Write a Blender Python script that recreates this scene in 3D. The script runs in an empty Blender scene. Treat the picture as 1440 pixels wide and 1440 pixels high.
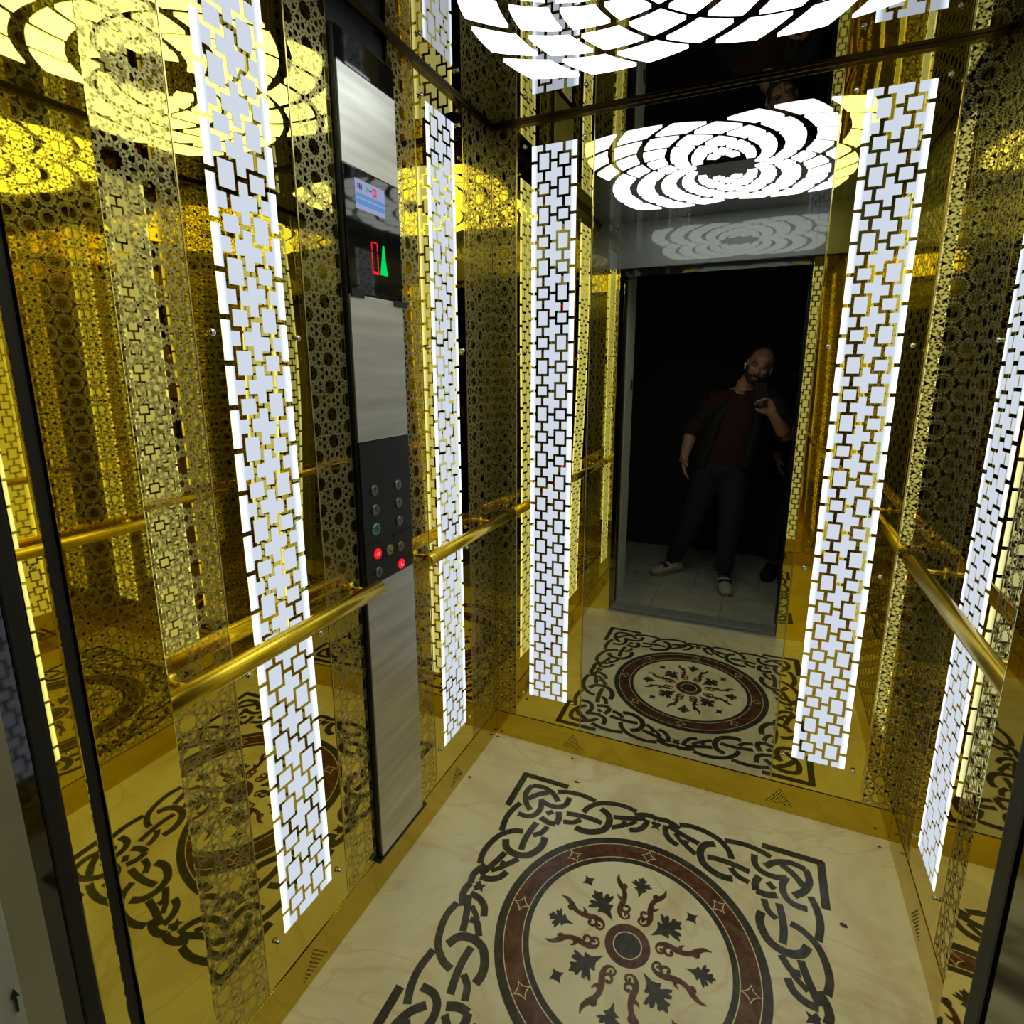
import bpy, bmesh, math, random
import numpy as np
from mathutils import Vector, Matrix
random.seed(7)
sc = bpy.context.scene
C = sc.collection

# ------------------------------------------------------------------ camera, world, exposure
CAM = (0.8757, -0.4797, 1.4271)
YAW, PITCH, ROLL, F = -0.41098, -0.20816, -0.00156, 791.16
cam_d = bpy.data.cameras.new('camera')
cam = bpy.data.objects.new('camera', cam_d); C.objects.link(cam)
fwd = Vector((math.sin(YAW)*math.cos(PITCH), math.cos(YAW)*math.cos(PITCH), math.sin(PITCH)))
rgt = Vector((math.cos(YAW), -math.sin(YAW), 0)); upv = rgt.cross(fwd)
r2 = math.cos(ROLL)*rgt + math.sin(ROLL)*upv
u2 = -math.sin(ROLL)*rgt + math.cos(ROLL)*upv
cam.matrix_world = Matrix(((r2.x, u2.x, -fwd.x, CAM[0]), (r2.y, u2.y, -fwd.y, CAM[1]), (r2.z, u2.z, -fwd.z, CAM[2]), (0, 0, 0, 1)))
cam_d.sensor_width = 36; cam_d.sensor_fit = 'HORIZONTAL'
cam_d.lens = F/1440*36
cam_d.shift_x = (720-722.44)/1440; cam_d.shift_y = (690.8-720)/1440
cam_d.clip_start = 0.01; cam_d.clip_end = 60
sc.camera = cam
w = bpy.data.worlds.new('world'); sc.world = w; w.use_nodes = True
w.node_tree.nodes['Background'].inputs[0].default_value = (0.012, 0.013, 0.014, 1)
w.node_tree.nodes['Background'].inputs[1].default_value = 0.25
sc.view_settings.view_transform = 'Standard'; sc.view_settings.look = 'None'
sc.view_settings.gamma = 1; sc.view_settings.use_curve_mapping = False
sc.view_settings.exposure = 0.0
cy = sc.cycles
cy.max_bounces = 16; cy.glossy_bounces = 14; cy.diffuse_bounces = 3; cy.transmission_bounces = 4
cy.sample_clamp_indirect = 6; cy.use_denoising = True; cy.blur_glossy = 0.2
cy.caustics_reflective = True; cy.use_adaptive_sampling = True; cy.adaptive_threshold = 0.02

L_STRIP = 0.95      # radiance of the backlit acrylic in the wall strips
L_CEIL = 3.3        # radiance of the ceiling diffusers

# ------------------------------------------------------------------ dimensions (metres)
W, D, H = 1.35, 1.3505, 2.2
XL, XR = 0.121, 1.052           # door opening
HB = 0.104                      # kick plate height
ZS0, ZS1 = 0.208, 2.126         # lit strips
DOORH = 1.93

# ------------------------------------------------------------------ materials
def mat(name):
    m = bpy.data.materials.new(name); m.use_nodes = True
    return m, m.node_tree.nodes, m.node_tree.links, m.node_tree.nodes['Principled BSDF']
def simple(name, col, rough=.5, metal=0., noise=0, nscale=20, bump=0, bscale=40, spec=.5, emit=0):
    m, n, l, b = mat(name)
    b.inputs['Base Color'].default_value = (*col, 1); b.inputs['Roughness'].default_value = rough
    b.inputs['Metallic'].default_value = metal; b.inputs['Specular IOR Level'].default_value = spec
    tc = n.new('ShaderNodeTexCoord')
    if noise:
        t = n.new('ShaderNodeTexNoise'); t.inputs['Scale'].default_value = nscale; t.inputs['Detail'].default_value = 6
        l.new(tc.outputs['Object'], t.inputs['Vector'])
        r = n.new('ShaderNodeMapRange'); r.inputs['From Min'].default_value = .3; r.inputs['From Max'].default_value = .7
        r.inputs['To Min'].default_value = 1-noise; r.inputs['To Max'].default_value = 1+noise
        mx = n.new('ShaderNodeVectorMath'); mx.operation = 'SCALE'; mx.inputs[0].default_value = col
        l.new(t.outputs['Fac'], r.inputs['Value']); l.new(r.outputs['Result'], mx.inputs['Scale'])
        l.new(mx.outputs['Vector'], b.inputs['Base Color'])
    if bump:
        t2 = n.new('ShaderNodeTexNoise'); t2.inputs['Scale'].default_value = bscale
        bp = n.new('ShaderNodeBump'); bp.inputs['Distance'].default_value = bump
        l.new(tc.outputs['Object'], t2.inputs['Vector']); l.new(t2.outputs['Fac'], bp.inputs['Height'])
        l.new(bp.outputs['Normal'], b.inputs['Normal'])
    if emit:
        b.inputs['Emission Color'].default_value = (*col, 1); b.inputs['Emission Strength'].default_value = emit
    return m
def mirror_mat(name, col, rough, wave, wscale=2.2, tilt=0):
    """polished sheet, slightly wavy as bent sheet metal is"""
    m, n, l, b = mat(name)
    b.inputs['Base Color'].default_value = (*col, 1); b.inputs['Metallic'].default_value = 1
    b.inputs['Roughness'].default_value = rough
    tc = n.new('ShaderNodeTexCoord'); mp = n.new('ShaderNodeMapping'); mp.inputs['Scale'].default_value = (wscale*1.6, wscale, wscale*.55)
    oi = n.new('ShaderNodeObjectInfo')
    add = n.new('ShaderNodeVectorMath'); add.operation = 'ADD'
    sc_ = n.new('ShaderNodeMath'); sc_.operation = 'MULTIPLY'; sc_.inputs[1].default_value = 13.
    l.new(oi.outputs['Random'], sc_.inputs[0])
    l.new(tc.outputs['Object'], mp.inputs['Vector']); l.new(mp.outputs['Vector'], add.inputs[0]); l.new(sc_.outputs[0], add.inputs[1])
    t = n.new('ShaderNodeTexNoise'); t.inputs['Scale'].default_value = 1.; t.inputs['Detail'].default_value = 0
    l.new(add.outputs['Vector'], t.inputs['Vector'])
    bp = n.new('ShaderNodeBump'); bp.inputs['Distance'].default_value = wave; bp.inputs['Strength'].default_value = 1
    l.new(t.outputs['Fac'], bp.inputs['Height']); l.new(bp.outputs['Normal'], b.inputs['Normal'])
    return m
GOLD = (.76, .635, .115)
M = {}
M['gold'] = mirror_mat('polished gold steel', GOLD, .012, .0026, 2.4)
M['gold_flat'] = mirror_mat('polished gold steel flat', (.70, .565, .095), .015, .0006, 2.0)
M['gold_wavy'] = mirror_mat('polished gold steel wavy', GOLD, .012, .0052, 2.4)
M['gold_return'] = mirror_mat('polished gold return panel', (.84, .71, .13), .015, .0012, 2.0)  # same gold steel, lightened: the brighter look by the doorway is put into colour
M['gold_kick'] = mirror_mat('gold kick plate', (.60, .46, .05), .09, .0006, 2.0)
M['gold_matte'] = simple('etched satin gold', (.66, .60, .26), .38, .55, .12, 60)
# the etching is shallow: half of the polished sheet still mirrors through it
_n = M['gold_matte'].node_tree.nodes; _l = M['gold_matte'].node_tree.links
_g = _n.new('ShaderNodeBsdfGlossy'); _g.inputs['Color'].default_value = (*GOLD, 1); _g.inputs['Roughness'].default_value = .07
_m = _n.new('ShaderNodeMixShader'); _m.inputs[0].default_value = .50
_l.new(_n['Principled BSDF'].outputs[0], _m.inputs[1]); _l.new(_g.outputs[0], _m.inputs[2]); _l.new(_m.outputs[0], _n['Material Output'].inputs['Surface'])
M['gold_rail'] = simple('brushed gold tube', (.80, .59, .045), .27, 1., .03, 10)
M['gold_edge'] = simple('bright gold edge', (.85, .68, .25), .25, 1.)
M['silver'] = mirror_mat('silver mirror glass', (.60, .60, .55), .008, .0002, 1.5)
M['ceil'] = mirror_mat('smoked ceiling mirror', (.58, .585, .58), .012, .0005, 1.5)
M['steel'] = simple('brushed steel', (.74, .73, .68), .46, 1., .16, 1)
_n = M['steel'].node_tree.nodes; _l = M['steel'].node_tree.links
_mp = _n.new('ShaderNodeMapping'); _mp.inputs['Scale'].default_value = (3, 3, 38)
_tn = [x for x in _n if x.type == 'TEX_NOISE'][0]; _tc = [x for x in _n if x.type == 'TEX_COORD'][0]
_l.new(_tc.outputs['Object'], _mp.inputs['Vector']); _l.new(_mp.outputs['Vector'], _tn.inputs['Vector'])
M['steel_dark'] = simple('olive reflective steel', (.24, .24, .19), .1, 1., .08, 5)
M['header'] = simple('stainless header', (.20, .21, .22), .42, .55, .10, 6)
hb_ = M['header'].node_tree.nodes['Principled BSDF']; hb_.inputs['Coat Weight'].default_value = 1; hb_.inputs['Coat Roughness'].default_value = .015; hb_.inputs['Coat IOR'].default_value = 1.75
M['chrome'] = simple('chrome', (.75, .75, .75), .08, 1.)
M['black_gloss'] = simple('black glass', (.006, .006, .007), .04, 0, spec=.7)
M['black'] = simple('black rubber', (.008, .008, .008), .45)
M['black_satin'] = simple('satin black plate', (.012, .013, .014), .35)
M['alu'] = simple('aluminium sill', (.46, .48, .48), .5, .2, .1, 20)
M['trim'] = simple('dark gold trim', (.085, .055, .014), .22, 1.)
M['phone'] = simple('matte black phone case', (.004, .004, .005), .6)
M['hole'] = simple('punched hole', (.015, .010, .004), .6)

def marble(name, c1, c2, c3, scale, rough=.22):
    m, n, l, b = mat(name)
    tc = n.new('ShaderNodeTexCoord')
    t = n.new('ShaderNodeTexNoise'); t.inputs['Scale'].default_value = scale; t.inputs['Detail'].default_value = 8
    t.inputs['Distortion'].default_value = 1.2; t.inputs['Roughness'].default_value = .6
    l.new(tc.outputs['Object'], t.inputs['Vector'])
    r = n.new('ShaderNodeValToRGB'); e = r.color_ramp.elements
    e[0].position = .32; e[0].color = (*c1, 1); e[1].position = .68; e[1].color = (*c3, 1)
    k = e.new(.5); k.color = (*c2, 1)
    l.new(t.outputs['Fac'], r.inputs['Fac'])
    # thin veins
    v = n.new('ShaderNodeTexNoise'); v.inputs['Scale'].default_value = scale*.55; v.inputs['Detail'].default_value = 5; v.inputs['Distortion'].default_value = 2.2
    l.new(tc.outputs['Object'], v.inputs['Vector'])
    ab = n.new('ShaderNodeMath'); ab.operation = 'SUBTRACT'; ab.inputs[1].default_value = .5; l.new(v.outputs['Fac'], ab.inputs[0])
    ab2 = n.new('ShaderNodeMath'); ab2.operation = 'ABSOLUTE'; l.new(ab.outputs[0], ab2.inputs[0])
    mr = n.new('ShaderNodeMapRange'); mr.inputs['From Min'].default_value = 0; mr.inputs['From Max'].default_value = .022
    mr.inputs['To Min'].default_value = .45; mr.inputs['To Max'].default_value = 0; l.new(ab2.outputs[0], mr.inputs['Value'])
    mx = n.new('ShaderNodeMix'); mx.data_type = 'RGBA'; mx.inputs[7].default_value = (c1[0]*.93, c1[1]*.86, c1[2]*.78, 1)
    l.new(mr.outputs['Result'], mx.inputs[0]); l.new(r.outputs['Color'], mx.inputs[6]); l.new(mx.outputs[2], b.inputs['Base Color'])
    b.inputs['Roughness'].default_value = rough; b.inputs['Specular IOR Level'].default_value = .35
    return m
M['cream'] = marble('cream onyx floor', (.74, .61, .36), (.88, .80, .52), (.93, .87, .61), 3.2)
M['dark_inlay'] = marble('dark green-brown marble', (.040, .036, .024), (.062, .056, .040), (.095, .086, .065), 26)
M['brown_inlay'] = marble('red-brown marble', (.075, .026, .014), (.135, .055, .032), (.20, .095, .062), 22)
M['line_inlay'] = simple('pale yellow joint', (.82, .72, .38), .4)
M['lobby_tile'] = marble('grey stone tile', (.32, .315, .26), (.42, .41, .34), (.52, .50, .43), 5, .4)
M['grout'] = simple('grout', (.05, .05, .045), .8)
M['plaster'] = simple('dark lobby wall', (.020, .020, .019), .85, 0, .15, 3)  # near-black base colour holds the gloom of the unlit lobby
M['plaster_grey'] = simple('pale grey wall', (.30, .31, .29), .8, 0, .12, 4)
M['frame_olive'] = simple('stone door frame', (.40, .375, .25), .4, 0, .18, 5)
M['frame_grey'] = simple('grey painted frame', (.62, .64, .57), .5, 0, .08, 8)

def emit_strip():
    m, n, l, b = mat('backlit acrylic')
    n.remove(b); out = n['Material Output']
    em = n.new('ShaderNodeEmission'); em.inputs['Color'].default_value = (.80, .87, 1., 1)
    tc = n.new('ShaderNodeTexCoord'); sx = n.new('ShaderNodeSeparateXYZ'); l.new(tc.outputs['Object'], sx.inputs[0])
    # LED tapes run down both edges of the acrylic: brightest there
    s = n.new('ShaderNodeMath'); s.operation = 'SUBTRACT'; s.inputs[1].default_value = .0745; l.new(sx.outputs['X'], s.inputs[0])
    a = n.new('ShaderNodeMath'); a.operation = 'ABSOLUTE'; l.new(s.outputs[0], a.inputs[0])
    r = n.new('ShaderNodeMapRange'); r.interpolation_type = 'SMOOTHSTEP'
    r.inputs['From Min'].default_value = .055; r.inputs['From Max'].default_value = .0745
    r.inputs['To Min'].default_value = L_STRIP*.84; r.inputs['To Max'].default_value = L_STRIP*1.9
    l.new(a.outputs[0], r.inputs['Value']); l.new(r.outputs['Result'], em.inputs['Strength'])
    l.new(em.outputs[0], out.inputs['Surface']); return m
M['lit'] = emit_strip()
def emit_plain(name, col, s):
    m, n, l, b = mat(name); n.remove(b)
    em = n.new('ShaderNodeEmission'); em.inputs['Color'].default_value = (*col, 1); em.inputs['Strength'].default_value = s
    l.new(em.outputs[0], n['Material Output'].inputs['Surface']); return m
M['lit_ceiling'] = emit_plain('ceiling diffuser', (.93, 1., .97), L_CEIL)
M['screen'] = emit_plain('display screen', (.42, .45, .75), .75)
M['screen_blue'] = emit_plain('display blue bar', (.16, .38, .75), .7)
M['screen_red'] = emit_plain('display red sign', (.75, .10, .16), .8)
M['screen_dark'] = emit_plain('display dark glyph', (.08, .07, .16), .5)
M['screen_green'] = emit_plain('display green glyph', (.20, .55, .40), .6)
M['led_red'] = emit_plain('red lamp', (1, .015, .03), 1.0)
M['led_red_hot'] = emit_plain('red lamp symbol', (1, .35, .35), 1.2)
M['led_green'] = emit_plain('green lamp', (.0, .8, .14), .9)
M['led_ring'] = emit_plain('green ring', (.02, .35, .14), .6)
M['button'] = simple('steel button', (.30, .31, .31), .35, 1., .15, 120)
M['button_y'] = simple('olive button', (.36, .38, .14), .4, .4, .1, 120)

# ------------------------------------------------------------------ mesh helpers
def obj(name, verts, faces, m, parent=None, smooth=False, loc=None):
    me = bpy.data.meshes.new(name); me.from_pydata([tuple(v) for v in verts], [], faces); me.validate()
    if m: me.materials.append(m)
    if smooth:
        for p in me.polygons: p.use_smooth = True
    o = bpy.data.objects.new(name, me); C.objects.link(o)
    if parent: o.parent = parent
    if loc: o.location = loc
    return o
def bobj(name, bm, m, parent=None, smooth=False, loc=None):
    me = bpy.data.meshes.new(name); bm.to_mesh(me); bm.free()
    if m: me.materials.append(m)
    if smooth:
        for p in me.polygons: p.use_smooth = True
    o = bpy.data.objects.new(name, me); C.objects.link(o)
    if parent: o.parent = parent
    if loc: o.location = loc
    return o
def inst(name, me, parent, loc=(0, 0, 0), rot=None):
    o = bpy.data.objects.new(name, me); C.objects.link(o); o.parent = parent; o.location = loc
    if rot: o.rotation_euler = rot
    return o
def box(bm, x0, x1, y0, y1, z0, z1, bev=0):
    g = bmesh.ops.create_cube(bm, size=1)['verts']
    for v in g:
        v.co.x = (x0+x1)/2 + v.co.x*(x1-x0); v.co.y = (y0+y1)/2 + v.co.y*(y1-y0); v.co.z = (z0+z1)/2 + v.co.z*(z1-z0)
    if bev:
        es = list({e for v in g for e in v.link_edges})
        bmesh.ops.bevel(bm, geom=es, offset=bev, segments=2, affect='EDGES', profile=.7)
def boxo(name, m, parent, x0, x1, y0, y1, z0, z1, bev=0, loc=None):
    bm = bmesh.new(); box(bm, x0, x1, y0, y1, z0, z1, bev); return bobj(name, bm, m, parent, loc=loc)
def slab(poly, t0, t1, axis='y'):
    """polygon given in 2D extruded between t0 and t1. axis y: (x,z) polygon; axis z: (x,y) polygon"""
    n = len(poly)
    A = sum(poly[i][0]*poly[(i+1) % n][1]-poly[(i+1) % n][0]*poly[i][1] for i in range(n))
    if A < 0: poly = poly[::-1]
    f = (lambda p, t: (p[0], t, p[1])) if axis == 'y' else (lambda p, t: (p[0], p[1], t))
    v = [f(p, t0) for p in poly] + [f(p, t1) for p in poly]
    F0 = list(range(n)); F1 = list(range(n, 2*n))
    fs = [F0, F1[::-1]] if axis == 'y' else [F0[::-1], F1]
    for i in range(n):
        j = (i+1) % n
        q = [i, j, n+j, n+i]
        fs.append(q[::-1] if axis == 'y' else q)
    return v, fs
def merge(parts):
    V, Fc = [], []
    for v, f in parts:
        k = len(V); V += v; Fc += [[i+k for i in q] for q in f]
    return V, Fc
def tube(pts, rad, seg=10, cap=True):
    """tapered tube through points -> verts, faces"""
    P = [Vector(p) for p in pts]
    if not hasattr(rad, '__len__'): rad = [rad]*len(P)
    V, Fc = [], []
    up = None
    for i, p in enumerate(P):
        d = (P[min(i+1, len(P)-1)]-P[max(i-1, 0)]).normalized()
        if up is None:
            up = Vector((0, 0, 1)) if abs(d.z) < .9 else Vector((1, 0, 0))
        a = (up - d*up.dot(d)).normalized(); up = a; b = d.cross(a)
        r = rad[i]; r = r if hasattr(r, '__len__') else (r, r)
        for k in range(seg):
            t = 2*math.pi*k/seg
            V.append(p + a*math.cos(t)*r[0] + b*math.sin(t)*r[1])
    for i in range(len(P)-1):
        for k in range(seg):
            k2 = (k+1) % seg
            Fc.append([i*seg+k, i*seg+k2, (i+1)*seg+k2, (i+1)*seg+k])
    if cap:
        Fc.append(list(range(seg))[::-1]); Fc.append([(len(P)-1)*seg+k for k in range(seg)])
    return [tuple(v) for v in V], Fc
def empty(name, loc=(0, 0, 0), rz=0, label=None, cat=None, group=None, kind=None, parent=None):
    o = bpy.data.objects.new(name, None); C.objects.link(o); o.location = loc; o.rotation_euler = (0, 0, rz)
    o.empty_display_size = .05
    if parent: o.parent = parent
    return tag(o, label, cat, group, kind)
def tag(o, label=None, cat=None, group=None, kind=None):
    if label: o['label'] = label
    if cat: o['category'] = cat
    if group: o['group'] = group
    if kind: o['kind'] = kind
    return o

# ------------------------------------------------------------------ setting: shell
T = .012
S = lambda o, label, cat: tag(o, label, cat, kind='structure')
S(boxo('wall_left', M['black'], None, -.06, -T, -.0, D+.06, -.05, H+.05), 'left cabin wall carrying the lit strip panels and control panel', 'wall')
S(boxo('wall_right', M['black'], None, W+T, W+.06, -.0, D+.06, -.05, H+.05), 'right cabin wall behind the long gold handrail', 'wall')
S(boxo('wall_back', M['black'], None, -T, W+T, D+T, D+.06, -.05, H+.05), 'back cabin wall behind the silver mirror', 'wall')
S(boxo('ceiling', M['ceil'], None, -.06, W+.06, -.06, D+.06, H, H+.05), 'smoked mirror cabin ceiling around the round light', 'ceiling')
# front returns and reveals (seen in the mirrors and at both picture edges)
wf = empty('wall_front', (0, 0, 0), 0, 'front cabin wall of polished gold either side of the doorway', 'wall', kind='structure')
boxo('return_panel', M['gold_return'], wf, -.012, XL, -.105, 0, 0, H, .0015)
boxo('return_panel', M['gold_return'], wf, XR, W+.012, -.046, 0, 0, H, .0015)
boxo('gap_seal', M['black'], wf, XL-.05, XL-.004, -.119, -.107, 0, DOORH+.03)
boxo('jamb_panel', M['gold_return'], wf, XL-.05, XL, -.151, -.121, 0, DOORH, .0015)
boxo('door_seal', M['black'], wf, XL-.06, XL+.002, -.172, -.151, -.02, DOORH, .003)
boxo('door_seal', M['black_gloss'], wf, XL-.06, XL+.0, -.190, -.172, -.02, DOORH)
boxo('door_seal', M['black'], wf, XR-.002, XR+.07, -.068, -.046, -.02, DOORH, .003)
boxo('header_panel', M['header'], wf, XL, XR, -.05, -.0005, 1.972, H, .001)
boxo('header_panel', M['header'], wf, 0, XL, 0, .002, 1.972, H, .0005)
boxo('header_panel', M['header'], wf, XR, W, 0, .002, 1.972, H, .0005)
boxo('header_strip', M['black_gloss'], wf, XL, XR, -.12, -.002, DOORH, 1.970, .001)
boxo('header_rail', M['steel_dark'], wf, XL, XR, -.16, -.125, DOORH+.01, 1.98, .002)

# ------------------------------------------------------------------ cabin floor and inlay
fl = boxo('floor', M['cream'], None, -T, W+T, -.001, D+T, -.03, 0)
S(fl, 'cream onyx cabin floor with dark knotwork and a round medallion', 'floor')
CX, CY = .675, .70
ZI0, ZI1 = -.004, .0006
def fpoly(name, poly, m, z1=ZI1, loc=(0, 0, 0), rot=0):
    v, f = slab(poly, ZI0, z1, 'z'); return obj(name, v, f, m, fl)
def ring(name, r0, r1, m, z1=ZI1, n=96):
    V, Fc = [], []
    for k in range(n):
        a = 2*math.pi*k/n; c, s = math.cos(a), math.sin(a)
        V += [(CX+r0*c, CY+r0*s, z1), (CX+r1*c, CY+r1*s, z1), (CX+r1*c, CY+r1*s, ZI0), (CX+r0*c, CY+r0*s, ZI0)]
    for k in range(n):
        a, b = 4*k, 4*((k+1) % n)
        Fc += [[a, a+1, b+1, b], [a+1, a+2, b+2, b+1], [b, b+3, a+3, a]]
    return obj(name, V, Fc, m, fl)
def disc(name, r, m, z1=ZI1, n=64):
    return fpoly(name, [(CX+r*math.cos(2*math.pi*k/n), CY+r*math.sin(2*math.pi*k/n)) for k in range(n)], m, z1)
ring('outer_ring', .317, .339, M['dark_inlay'])
ring('joint_ring', .3145, .317, M['line_inlay'])
ring('brown_ring', .2685, .3145, M['brown_inlay'])
ring('joint_ring', .266, .2685, M['line_inlay'])
ring('inner_ring', .251, .266, M['dark_inlay'])
ring('hub_ring', .0365, .057, M['brown_inlay'])
ring('joint_ring', .0335, .0365, M['line_inlay'])
disc('hub_disc', .0335, M['dark_inlay'])
def star_poly(r, q=.30, n=8):
    P = []
    for k in range(4):
        a0 = k*math.pi/2; a1 = a0+math.pi/2
        p0 = Vector((math.cos(a0), math.sin(a0)))*r; p1 = Vector((math.cos(a1), math.sin(a1)))*r
        m_ = Vector((math.cos(a0+math.pi/4), math.sin(a0+math.pi/4)))*r*q
        for t in range(n):
            u = t/n; p = p0*(1-u)**2 + m_*2*u*(1-u) + p1*u*u; P.append((p.x, p.y))
    return P
def xf(poly, ang, r, rot=0, s=1, flip=1):
    """place a local polygon (x along radius outward) at polar (r, ang) of the medallion"""
    c, s_ = math.cos(ang), math.sin(ang); out = []
    for x, y in poly:
        y *= flip; x, y = (r+x*s), y*s
        out.append((CX + x*c - y*s_, CY + x*s_ + y*c))
    return out
for k in range(8):
    a = math.radians(45*k)
    fpoly('ring_star', xf(star_poly(.0235), a, .2905), M['line_inlay'], ZI1+.0003)
    fpoly('star_centre', xf(star_poly(.0185), a, .2905), M['brown_inlay'], ZI1+.0006)
for k in range(4):
    fpoly('corner_star', xf(star_poly(.0205), math.radians(45+90*k), .2), M['dark_inlay'])
# acanthus leaves: half outline (x along radius, y half width), tip towards the hub
LEAF = [(0, 0), (.012, .0035), (.026, .008), (.034, .017), (.037, .024), (.043, .021), (.045, .0145), (.049, .0175), (.053, .030), (.060, .041),
        (.064, .036), (.0635, .027), (.071, .031), (.076, .026), (.072, .018), (.066, .011), (.073, .0115), (.081, .017), (.087, .015), (.086, .008), (.098, 0)]
def leaf(ang, r0, L):
    s = L/.098
    P = [(x, y) for x, y in LEAF] + [(x, -y) for x, y in LEAF[-2:0:-1]]
    # outlined by a pale joint, then the dark stone
    cx_ = .05
    big = [((x-cx_)*1.07+cx_, y*1.10 + (.0008 if y > 0 else -.0008 if y < 0 else 0)) for x, y in P]
    fpoly('leaf_joint', xf(big, ang, r0, s=s), M['line_inlay'], ZI1-.0003)
    fpoly('dark_leaf', xf(P, ang, r0, s=s), M['dark_inlay'])
for k in range(4):
    leaf(math.radians(45+90*k), .070, .098)
    leaf(math.radians(90*k), .143, .071)
# ribbons ------------------------------------------------------------
def smooth_pts(P, n=6):
    P = [Vector(p) for p in P]
    if len(P) < 3: return P
    Q = [P[0]*2-P[1]] + P + [P[-1]*2-P[-2]]; out = []
    for i in range(1, len(Q)-2):
        for t in range(n):
            u = t/n
            out.append(.5*((2*Q[i]) + (-Q[i-1]+Q[i+1])*u + (2*Q[i-1]-5*Q[i]+4*Q[i+1]-Q[i+2])*u*u + (-Q[i-1]+3*Q[i]-3*Q[i+1]+Q[i+2])*u**3))
    out.append(P[-1]); return out
def ribbon(P, wid, z0=ZI0, z1=ZI1):
    """P smooth points (2D), wid list or number -> slab strip"""
    n = len(P); V = []
    for i, p in enumerate(P):
        d = (P[min(i+1, n-1)]-P[max(i-1, 0)]).normalized(); q = Vector((-d.y, d.x))
        w_ = (wid[i] if hasattr(wid, '__len__') else wid)/2
        a, b = p+q*w_, p-q*w_
        V += [(a.x, a.y, z1), (b.x, b.y, z1), (a.x, a.y, z0), (b.x, b.y, z0)]
    Fc = []
    for i in range(n-1):
        a, b = 4*i, 4*i+4
        Fc += [[a, a+1, b+1, b], [a+2, a, b, b+2], [a+1, a+3, b+3, b+1]]
    Fc += [[0, 2, 3, 1], [4*n-4, 4*n-3, 4*n-1, 4*n-2]]
    return V, Fc
# brown scrolls at +-18 degrees of every axis: S stem with two curls and a flame tip
STEM = [(.0, -.002), (.006, .008), (.018, .012), (.034, .009), (.052, -.001), (.070, -.007), (.088, -.006), (.104, .001), (.122, .006), (.140, .002)]
SW = [.003, .006, .009, .011, .012, .010, .010, .011, .008, .001]
CURL1 = [(.001, -.001), (.005, -.010), (.014, -.012), (.019, -.006), (.014, -.0015), (.010, -.004)]
CURL2 = [(.030, .004), (.022, -.001), (.024, -.012), (.034, -.016), (.040, -.010), (.035, -.006)]
BARB = [(.060, -.001), (.064, .008), (.075, .013)]
BARB2 = [(.088, -.004), (.098, -.014), (.106, -.010), (.102, -.006)]
def scroll(ang, flip, r0=.070):
    parts, joint = [], []
    for L_, wd in ((STEM, SW), (CURL1, [.003, .005, .005, .0045, .004, .005]), (CURL2, [.004, .0055, .0055, .005, .0045, .0055]), (BARB, [.010, .006, .001]), (BARB2, [.007, .005, .004, .003])):
        P = smooth_pts([(x, y) for x, y in L_], 5)
        ws = np.interp(np.linspace(0, len(L_)-1, len(P)), range(len(L_)), wd)*1.3
        Q = [Vector(q) for q in xf([(p.x, p.y) for p in P], ang, r0, flip=flip)]
        parts.append(ribbon(Q, list(ws), ZI0, ZI1+.00004*len(parts))); joint.append(ribbon(Q, [a+.0035 for a in ws], ZI0, ZI1-.0003))
    v, f = merge(joint); obj('scroll_joint', v, f, M['line_inlay'], fl)
    v, f = merge(parts); obj('brown_scroll', v, f, M['brown_inlay'], fl)
for k in range(4):
    for s in (1, -1):
        scroll(math.radians(90*k+18*s), s)
# knotwork border, one half side; repeated eight times about the centre
KNOT = {
 'A': [(-.312, .4735), (-.397, .4735), (-.4805, .4735)],
 'B': [(-.338, .437), (-.302, .450), (-.258, .455), (-.206, .447)],
 'C': [(-.322, .395), (-.348, .421), (-.385, .437), (-.418, .434), (-.4285, .4285)],
 'D': [(-.421, .366), (-.400, .395), (-.366, .421)],
 'E': [(-.381, .378), (-.346, .367), (-.313, .372), (-.294, .393), (-.292, .427)],
 'F': [(-.306, .352), (-.296, .324), (-.298, .298)],
 'G': [(-.280, .356), (-.243, .363), (-.200, .366), (-.162, .362)],
 'H': [(-.279, .318), (-.248, .328), (-.228, .349)],
 'I': [(-.230, .383), (-.219, .413), (-.190, .443), (-.148, .459), (-.106, .463), (-.069, .455)],
 'J': [(-.180, .421), (-.152, .405), (-.141, .372), (-.152, .336), (-.181, .315), (-.209, .308), (-.236, .312)],
 'K': [(-.097, .400), (-.098, .380), (-.129, .357)],
 'L': [(-.134, .402), (-.096, .413), (-.062, .426), (-.036, .436)],
 'P': [(-.092, .381), (-.077, .395), (-.061, .414)],
 'M': [(-.075, .370), (-.049, .382), (-.033, .406), (-.029, .434)],
 'N': [(-.071, .437), (-.048, .450), (-.022, .455), (0., .449)],
}
KW = dict(A=.021, B=.0185, C=.019, D=.019, E=.0185, F=.0195, G=.0185, H=.017, I=.018, J=.021, K=.017, L=.018, P=.014, M=.018, N=.019)
def smk(k, L_):
    if k == 'A': return [Vector(p) for p in L_]
    return smooth_pts(L_, 5)
def place(P, q, mir):
    out = []
    for p in P:
        x, y = p.x, p.y
        if mir: x = -x
        for _ in range(q): x, y = -y, x
        out.append(Vector((CX+x, CY+y)))
    return out
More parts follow.
